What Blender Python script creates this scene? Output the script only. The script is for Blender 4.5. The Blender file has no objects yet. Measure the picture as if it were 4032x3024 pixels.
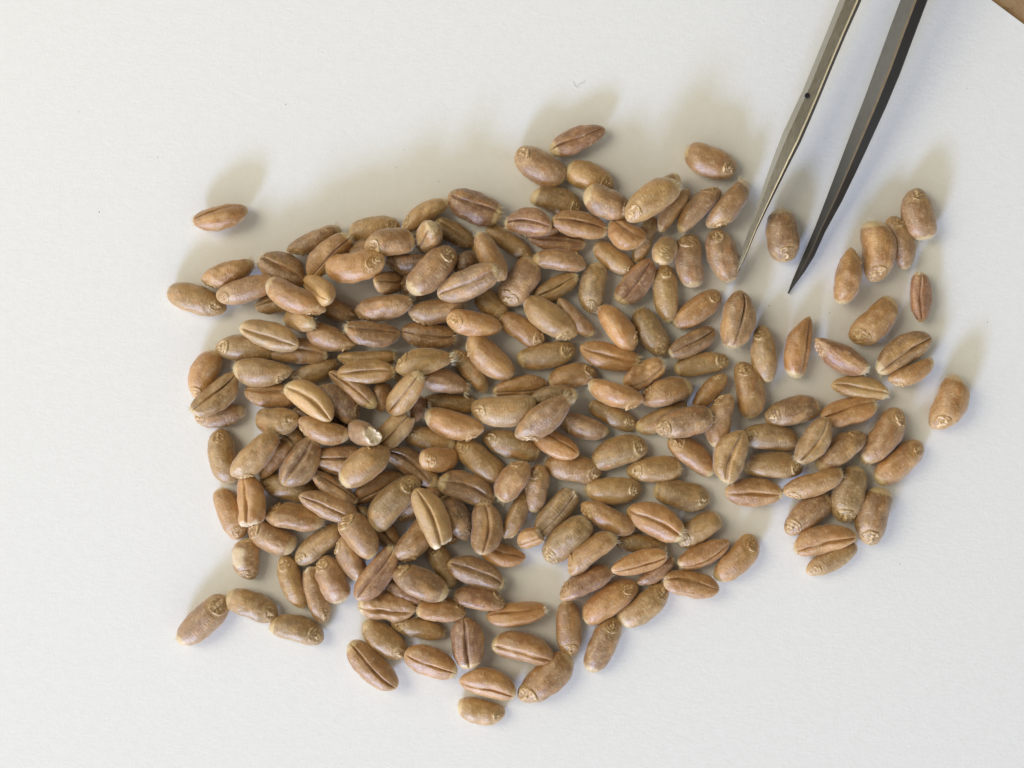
import bpy, math, random
import numpy as np
from mathutils import Vector, Matrix

# ------------------------------------------------------------------ camera, world, lamps
# one unit is one centimetre
scene = bpy.context.scene
scene.unit_settings.system = 'METRIC'
scene.unit_settings.scale_length = 0.01
PXW, PXH = 4032.0, 3024.0
VIEW_W = 11.7                       # width of paper the photograph covers, cm
CAM_H = 14.0
S = VIEW_W / PXW
cam_d = bpy.data.cameras.new('camera')
cam = bpy.data.objects.new('camera', cam_d)
scene.collection.objects.link(cam)
cam.location = (0, 0, CAM_H)
cam.rotation_euler = (0, 0, 0)
cam_d.sensor_fit = 'HORIZONTAL'
cam_d.sensor_width = 36.0
cam_d.lens = 36.0 * CAM_H / VIEW_W
cam_d.clip_start = 0.1
cam_d.clip_end = 2000
scene.camera = cam

world = bpy.data.worlds.new("World")
scene.world = world
world.use_nodes = True
wn, wl = world.node_tree.nodes, world.node_tree.links
wn.clear()
wo = wn.new('ShaderNodeOutputWorld'); wb = wn.new('ShaderNodeBackground')
wtc = wn.new('ShaderNodeTexCoord'); wsep = wn.new('ShaderNodeSeparateXYZ')
wl.new(wtc.outputs['Generated'], wsep.inputs[0])
# a plain room: pale walls, a dimmer ceiling with the photographer's hands and phone dark straight above;
# the side of the room towards the window and the lamp is bright, the far side dim
wr = wn.new('ShaderNodeValToRGB')
el = wr.color_ramp.elements
el[0].position = 0.0;  el[0].color = (0.70, 0.675, 0.585, 1)
el[1].position = 1.0;  el[1].color = (0.10, 0.095, 0.08, 1)
for ps, cc in ((0.22, (1.15, 1.115, 0.97, 1)), (0.45, (0.90, 0.87, 0.755, 1)), (0.70, (0.36, 0.345, 0.28, 1))):
    e = el.new(ps); e.color = cc
wl.new(wsep.outputs['Z'], wr.inputs[0])
wdot = wn.new('ShaderNodeVectorMath'); wdot.operation = 'DOT_PRODUCT'
wdot.inputs[1].default_value = (-0.62, -0.78, 0.0)
wl.new(wtc.outputs['Generated'], wdot.inputs[0])
wmr = wn.new('ShaderNodeMapRange')
wmr.inputs['From Min'].default_value = -0.85; wmr.inputs['From Max'].default_value = 0.9
wmr.inputs['To Min'].default_value = 0.28; wmr.inputs['To Max'].default_value = 1.95
wl.new(wdot.outputs['Value'], wmr.inputs['Value'])
wm = wn.new('ShaderNodeMixRGB'); wm.blend_type = 'MULTIPLY'; wm.inputs[0].default_value = 1.0
wl.new(wr.outputs[0], wm.inputs[1]); wl.new(wmr.outputs[0], wm.inputs[2])
wl.new(wm.outputs[0], wb.inputs['Color'])
wb.inputs['Strength'].default_value = 0.94
wl.new(wb.outputs[0], wo.inputs['Surface'])

def area_lamp(name, loc, target, sx, sy, power, color):
    d = bpy.data.lights.new(name, 'AREA')
    d.shape = 'RECTANGLE'; d.size = sx; d.size_y = sy; d.energy = power; d.color = color
    o = bpy.data.objects.new(name, d)
    scene.collection.objects.link(o)
    o.location = loc
    v = Vector(target) - Vector(loc)
    o.rotation_euler = v.to_track_quat('-Z', 'Y').to_euler()
    return o
# cool daylight from a window beyond the near edge of the table
area_lamp('window_light', (-54, -120, 48), (0, 0, 0), 33, 21, 188000, (0.49, 0.63, 1.0))
# warm room lamp up on the left
area_lamp('room_lamp', (-32, 11, 37), (0, 0, 0), 25, 25, 10000, (1.0, 0.90, 0.68))

vs = scene.view_settings
vs.view_transform = 'Standard'; vs.look = 'None'; vs.exposure = 0; vs.gamma = 1
vs.use_curve_mapping = False

# ------------------------------------------------------------------ helpers
def P(px, py, z=0.0):
    """a point of the photograph, at height z above the paper, in centimetres"""
    k = (CAM_H - z) / CAM_H
    return Vector(((px - PXW / 2) * S * k, (PXH / 2 - py) * S * k, z))

def srgb(r, g, b):
    f = lambda c: (c / 255.0) / 12.92 if c / 255.0 <= 0.04045 else (((c / 255.0) + 0.055) / 1.055) ** 2.4
    return (f(r), f(g), f(b), 1.0)

def new_mat(name):
    m = bpy.data.materials.new(name); m.use_nodes = True
    n = m.node_tree.nodes; l = m.node_tree.links
    b = n.get('Principled BSDF')
    return m, n, l, b

def noise(n, l, vec, scale, detail=3, rough=0.55):
    t = n.new('ShaderNodeTexNoise'); t.inputs['Scale'].default_value = scale
    t.inputs['Detail'].default_value = detail; t.inputs['Roughness'].default_value = rough
    l.new(vec, t.inputs['Vector'])
    return t.outputs['Fac']

def mapping(n, l, vec, scale, rot=(0, 0, 0)):
    t = n.new('ShaderNodeMapping'); t.inputs['Scale'].default_value = scale
    t.inputs['Rotation'].default_value = rot
    l.new(vec, t.inputs['Vector'])
    return t.outputs[0]

def maprange(n, l, v, a, b, c, d):
    t = n.new('ShaderNodeMapRange'); t.interpolation_type = 'SMOOTHSTEP'
    for k, x in zip(('From Min', 'From Max', 'To Min', 'To Max'), (a, b, c, d)): t.inputs[k].default_value = x
    l.new(v, t.inputs['Value']); return t.outputs[0]

def math_(n, l, op, a, b):
    t = n.new('ShaderNodeMath'); t.operation = op
    for i, x in enumerate((a, b)):
        if isinstance(x, (int, float)): t.inputs[i].default_value = x
        else: l.new(x, t.inputs[i])
    return t.outputs[0]

def mix(n, l, fac, a, b, kind='MIX'):
    t = n.new('ShaderNodeMixRGB'); t.blend_type = kind
    for i, x in enumerate((fac, a, b)):
        if isinstance(x, (int, float)): t.inputs[i].default_value = x
        elif isinstance(x, tuple): t.inputs[i].default_value = x
        else: l.new(x, t.inputs[i])
    return t.outputs[0]

def bump(n, l, h, strength, dist, prev=None):
    t = n.new('ShaderNodeBump'); t.inputs['Strength'].default_value = strength
    t.inputs['Distance'].default_value = dist
    l.new(h, t.inputs['Height'])
    if prev is not None: l.new(prev, t.inputs['Normal'])
    return t.outputs[0]

def mesh_obj(name, verts, faces, mat, parent=None, smooth=True):
    me = bpy.data.meshes.new(name)
    me.from_pydata([tuple(v) for v in verts], [], faces)
    me.materials.append(mat)
    if smooth: me.polygons.foreach_set('use_smooth', [True] * len(me.polygons))
    me.update()
    o = bpy.data.objects.new(name, me)
    scene.collection.objects.link(o)
    if parent: o.parent = parent
    return o

# ------------------------------------------------------------------ materials
def mat_paper():
    m, n, l, b = new_mat('white_paper')
    tc = n.new('ShaderNodeTexCoord').outputs['Object']
    warp = mapping(n, l, tc, (1, 1, 1))
    # felt of short fibres lying in two directions
    f1 = noise(n, l, mapping(n, l, warp, (11.0, 27, 10), (0, 0, 0.9)), 1.0, 5, 0.7)
    f2 = noise(n, l, mapping(n, l, warp, (30, 14, 10), (0, 0, -0.7)), 1.0, 5, 0.7)
    f3 = noise(n, l, warp, 9, 4, 0.6)
    f4 = noise(n, l, warp, 48, 2, 0.6)
    h = math_(n, l, 'ADD', math_(n, l, 'ADD', f1, math_(n, l, 'MULTIPLY', f2, 0.7)),
              math_(n, l, 'ADD', math_(n, l, 'MULTIPLY', f3, 0.35), math_(n, l, 'MULTIPLY', f4, 0.35)))
    b1 = bump(n, l, h, 0.34, 0.0070)
    l.new(b1, b.inputs['Normal'])
    c = mix(n, l, maprange(n, l, f3, 0.3, 0.7, 0, 1), (0.835, 0.832, 0.822, 1), (0.855, 0.853, 0.845, 1))
    l.new(c, b.inputs['Base Color'])
    b.inputs['Roughness'].default_value = 0.85
    b.inputs['Specular IOR Level'].default_value = 0.25
    return m

def mat_table():
    m, n, l, b = new_mat('speckled_table')
    tc = n.new('ShaderNodeTexCoord').outputs['Object']
    f = noise(n, l, tc, 26, 3, 0.6)
    g = noise(n, l, tc, 5, 3, 0.5)
    h = noise(n, l, mapping(n, l, tc, (1, 1, 1), (0, 0, 1.2)), 60, 2, 0.6)
    c = mix(n, l, maprange(n, l, g, 0.3, 0.7, 0, 1), srgb(146, 116, 84), srgb(166, 136, 100))
    c = mix(n, l, maprange(n, l, h, 0.45, 0.7, 0, 0.5), c, srgb(178, 150, 112))
    c = mix(n, l, maprange(n, l, f, 0.60, 0.68, 0, 0.8), c, srgb(92, 66, 42))
    l.new(c, b.inputs['Base Color']); b.inputs['Roughness'].default_value = 0.5
    return m

def mat_bran():
    m, n, l, b = new_mat('wheat_bran')
    tco = n.new('ShaderNodeTexCoord').outputs['Object']
    oi = n.new('ShaderNodeObjectInfo')
    at = n.new('ShaderNodeAttribute'); at.attribute_name = 'mask'
    sep = n.new('ShaderNodeSeparateColor'); l.new(at.outputs['Color'], sep.inputs[0])
    rnd = n.new('ShaderNodeVectorMath'); rnd.operation = 'ADD'
    cmb = n.new('ShaderNodeCombineXYZ')
    r7 = math_(n, l, 'MULTIPLY', oi.outputs['Random'], 37.0)
    l.new(r7, cmb.inputs[0]); l.new(r7, cmb.inputs[1]); l.new(r7, cmb.inputs[2])
    l.new(tco, rnd.inputs[0]); l.new(cmb.outputs[0], rnd.inputs[1])
    v = rnd.outputs[0]
    big = noise(n, l, mapping(n, l, v, (3.0, 6, 6)), 1.0, 3, 0.55)
    mid = noise(n, l, mapping(n, l, v, (12, 24, 24)), 1.0, 4, 0.6)
    stri = noise(n, l, mapping(n, l, v, (7, 75, 75)), 1.0, 3, 0.6)
    wrin = noise(n, l, mapping(n, l, v, (58, 20, 20)), 1.0, 3, 0.65)
    base = oi.outputs['Color']
    c = mix(n, l, maprange(n, l, big, 0.30, 0.62, 0.6, 0.0), base, (0.66, 0.52, 0.33, 1), 'MULTIPLY')
    c = mix(n, l, maprange(n, l, big, 0.5, 0.74, 0.0, 0.5), c, srgb(218, 166, 94))
    c = mix(n, l, maprange(n, l, mid, 0.34, 0.7, 0.0, 0.16), c, srgb(208, 162, 98))
    c = mix(n, l, maprange(n, l, stri, 0.35, 0.65, 0.28, 0.0), c, (0.55, 0.42, 0.30, 1), 'MULTIPLY')
    # pale dust with highlight sparkle painted in along the wrinkles
    hue = noise(n, l, mapping(n, l, v, (4.5, 9, 9), (0.4, 0, 0)), 1.0, 3, 0.6)
    c = mix(n, l, maprange(n, l, hue, 0.52, 0.75, 0.0, 0.45), c, srgb(196, 130, 62))
    c = mix(n, l, maprange(n, l, hue, 0.25, 0.46, 0.40, 0.0), c, srgb(160, 132, 104))
    dust_glint = math_(n, l, 'MULTIPLY', maprange(n, l, wrin, 0.50, 0.66, 0.0, 1.0), maprange(n, l, mid, 0.40, 0.60, 0.0, 0.55))
    c = mix(n, l, dust_glint, c, srgb(208, 184, 146))
    # small dark flecks
    fl = noise(n, l, mapping(n, l, v, (20, 20, 20)), 1.0, 2, 0.5)
    c = mix(n, l, maprange(n, l, fl, 0.74, 0.80, 0.0, 0.6), c, srgb(96, 62, 38))
    # pale papery skin at the brush end, round the embryo and where the bran is rubbed off
    edge = math_(n, l, 'ADD', sep.outputs[0], math_(n, l, 'MULTIPLY', math_(n, l, 'SUBTRACT', mid, 0.5), 0.7))
    c = mix(n, l, maprange(n, l, edge, 0.25, 0.8, 0.0, 0.85), c, srgb(214, 188, 138))
    c = mix(n, l, math_(n, l, 'MULTIPLY', sep.outputs[1], 0.62), c, srgb(208, 174, 118))
    c = mix(n, l, sep.outputs[2], c, srgb(228, 206, 170))
    ck = n.new('ShaderNodeAttribute'); ck.attribute_name = 'crease'
    c = mix(n, l, math_(n, l, 'MULTIPLY', ck.outputs['Fac'], 0.35), c, (0.35, 0.22, 0.14, 1), 'MULTIPLY')
    l.new(c, b.inputs['Base Color'])
    hh = math_(n, l, 'ADD', math_(n, l, 'MULTIPLY', wrin, 1.0), math_(n, l, 'MULTIPLY', stri, 0.45))
    hh = math_(n, l, 'ADD', hh, math_(n, l, 'MULTIPLY', mid, 0.8))
    l.new(bump(n, l, hh, 1.0, 0.0088), b.inputs['Normal'])
    rg = maprange(n, l, mid, 0.3, 0.7, 0.34, 0.54)
    l.new(rg, b.inputs['Roughness'])
    b.inputs['Specular IOR Level'].default_value = 1.0
    b.inputs['Subsurface Weight'].default_value = 0.12
    b.inputs['Subsurface Radius'].default_value = (0.05, 0.025, 0.01)
    b.inputs['Subsurface Scale'].default_value = 0.8
    b.inputs['Sheen Weight'].default_value = 0.3
    b.inputs['Coat Weight'].default_value = 0.6
    b.inputs['Coat Roughness'].default_value = 0.44
    b.inputs['Sheen Roughness'].default_value = 0.45
    return m

def mat_germ():
    m, n, l, b = new_mat('wheat_embryo')
    tco = n.new('ShaderNodeTexCoord').outputs['Object']
    oi = n.new('ShaderNodeObjectInfo')
    at = n.new('ShaderNodeAttribute'); at.attribute_name = 'mask'
    sep = n.new('ShaderNodeSeparateColor'); l.new(at.outputs['Color'], sep.inputs[0])
    mid = noise(n, l, mapping(n, l, tco, (34, 34, 34)), 1.0, 3, 0.6)
    c = mix(n, l, maprange(n, l, mid, 0.34, 0.64, 0.0, 0.75), oi.outputs['Color'], srgb(226, 200, 158))
    c = mix(n, l, math_(n, l, 'MULTIPLY', sep.outputs[0], 0.75), c, srgb(226, 198, 156))
    c = mix(n, l, math_(n, l, 'MULTIPLY', sep.outputs[1], 0.75), c, (0.42, 0.28, 0.18, 1), 'MULTIPLY')
    l.new(c, b.inputs['Base Color'])
    l.new(bump(n, l, mid, 0.5, 0.012), b.inputs['Normal'])
    b.inputs['Roughness'].default_value = 0.42
    b.inputs['Specular IOR Level'].default_value = 0.6
    return m

def mat_hair():
    m, n, l, b = new_mat('brush_hair')
    b.inputs['Base Color'].default_value = srgb(226, 214, 184)
    b.inputs['Roughness'].default_value = 0.6
    return m

def mat_metal(name, col, rough=0.32):
    m, n, l, b = new_mat(name)
    tc = n.new('ShaderNodeTexCoord').outputs['Object']
    br = noise(n, l, mapping(n, l, mapping(n, l, tc, (1, 1, 1), (0, 0, 0.396)), (110, 2.0, 110)), 1.0, 3, 0.6)
    bl = noise(n, l, tc, 2.2, 3, 0.6)
    c = mix(n, l, maprange(n, l, br, 0.3, 0.7, 0, 1), tuple(x * 0.95 for x in col[:3]) + (1,), col)
    c = mix(n, l, maprange(n, l, bl, 0.42, 0.7, 0, 0.2), c, tuple(x * y for x, y in zip(col[:3], (0.8, 0.72, 0.6))) + (1,))
    l.new(c, b.inputs['Base Color'])
    b.inputs['Metallic'].default_value = 1.0
    l.new(maprange(n, l, br, 0.2, 0.8, rough - 0.06, rough + 0.1), b.inputs['Roughness'])
    l.new(bump(n, l, br, 0.05, 0.002), b.inputs['Normal'])
    return m

M_PAPER, M_TABLE, M_BRAN, M_GERM, M_HAIR = mat_paper(), mat_table(), mat_bran(), mat_germ(), mat_hair()
M_STEEL = mat_metal('warm_steel', (0.52, 0.48, 0.40, 1), 0.38)  # facet tones of one steel, with each reflection put into the colour
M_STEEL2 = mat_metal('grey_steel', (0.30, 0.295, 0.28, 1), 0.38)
M_EDGE = mat_metal('glint_edge', (0.34, 0.315, 0.26, 1), 0.42)
M_DIM = mat_metal('dim_facet_steel', (0.09, 0.093, 0.098, 1), 0.42)
M_BROWN = mat_metal('brown_facet_steel', (0.11, 0.095, 0.08, 1), 0.42)
M_DARK, _n, _l, _b = new_mat('shaded_steel')  # near-black colour paints in the dark room's reflection and the hole's shade
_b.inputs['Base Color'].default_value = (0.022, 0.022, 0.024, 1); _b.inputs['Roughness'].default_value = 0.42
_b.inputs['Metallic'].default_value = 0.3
M_FIBRE, _n, _l, _b = new_mat('grey_fibre')
_b.inputs['Base Color'].default_value = (0.70, 0.69, 0.66, 1)
M_SPECK, _n, _l, _b = new_mat('dark_dust')
_b.inputs['Base Color'].default_value = (0.10, 0.085, 0.07, 1)

# ------------------------------------------------------------------ table and paper
tb = mesh_obj('table_top', [(-60, -60, -0.02), (60, -60, -0.02), (60, 60, -0.02), (-60, 60, -0.02)], [(0, 1, 2, 3)], M_TABLE, smooth=False)
tb['kind'] = 'structure'
# the sheet: its far edge crosses the top right corner of the photograph
e0, e1 = P(3903, 0), P(4032, 96)
ex = (e1 - e0).normalized(); ey = Vector((ex.y, -ex.x, 0))     # along the edge, and inwards
if ey.y > 0: ey = -ey
NXP, NYP = 56, 44
pv, pf = [], []
rp = random.Random(4)
ph = [rp.uniform(0, 6.28) for _ in range(8)]
for j in range(NYP + 1):
    for i in range(NXP + 1):
        u = -14.0 + 27.9 * i / NXP; w = 21.6 * j / NYP
        p = e0 + ex * u + ey * w
        lift = 0.0
        pv.append((p.x, p.y, -0.0 + (lift if w < 3 else 0)))
top = len(pv)
pv += [(x, y, z - 0.012) for x, y, z in pv]
W1 = NXP + 1
for j in range(NYP):
    for i in range(NXP):
        a = j * W1 + i
        pf.append((a, a + 1, a + W1 + 1, a + W1)); pf.append((top + a, top + a + W1, top + a + W1 + 1, top + a + 1))
rim = [i for i in range(W1)] + [j * W1 + NXP for j in range(1, NYP + 1)] + [NYP * W1 + i for i in range(NXP - 1, -1, -1)] + [j * W1 for j in range(NYP - 1, 0, -1)]
for k in range(len(rim)):
    a, b = rim[k], rim[(k + 1) % len(rim)]
    pf.append((b, a, a + top, b + top))
paper = mesh_obj('paper_sheet', pv, pf, M_PAPER, smooth=False)
paper['label'] = 'sheet of white paper lying on the brown speckled table under all the grains'
paper['category'] = 'paper'

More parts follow.
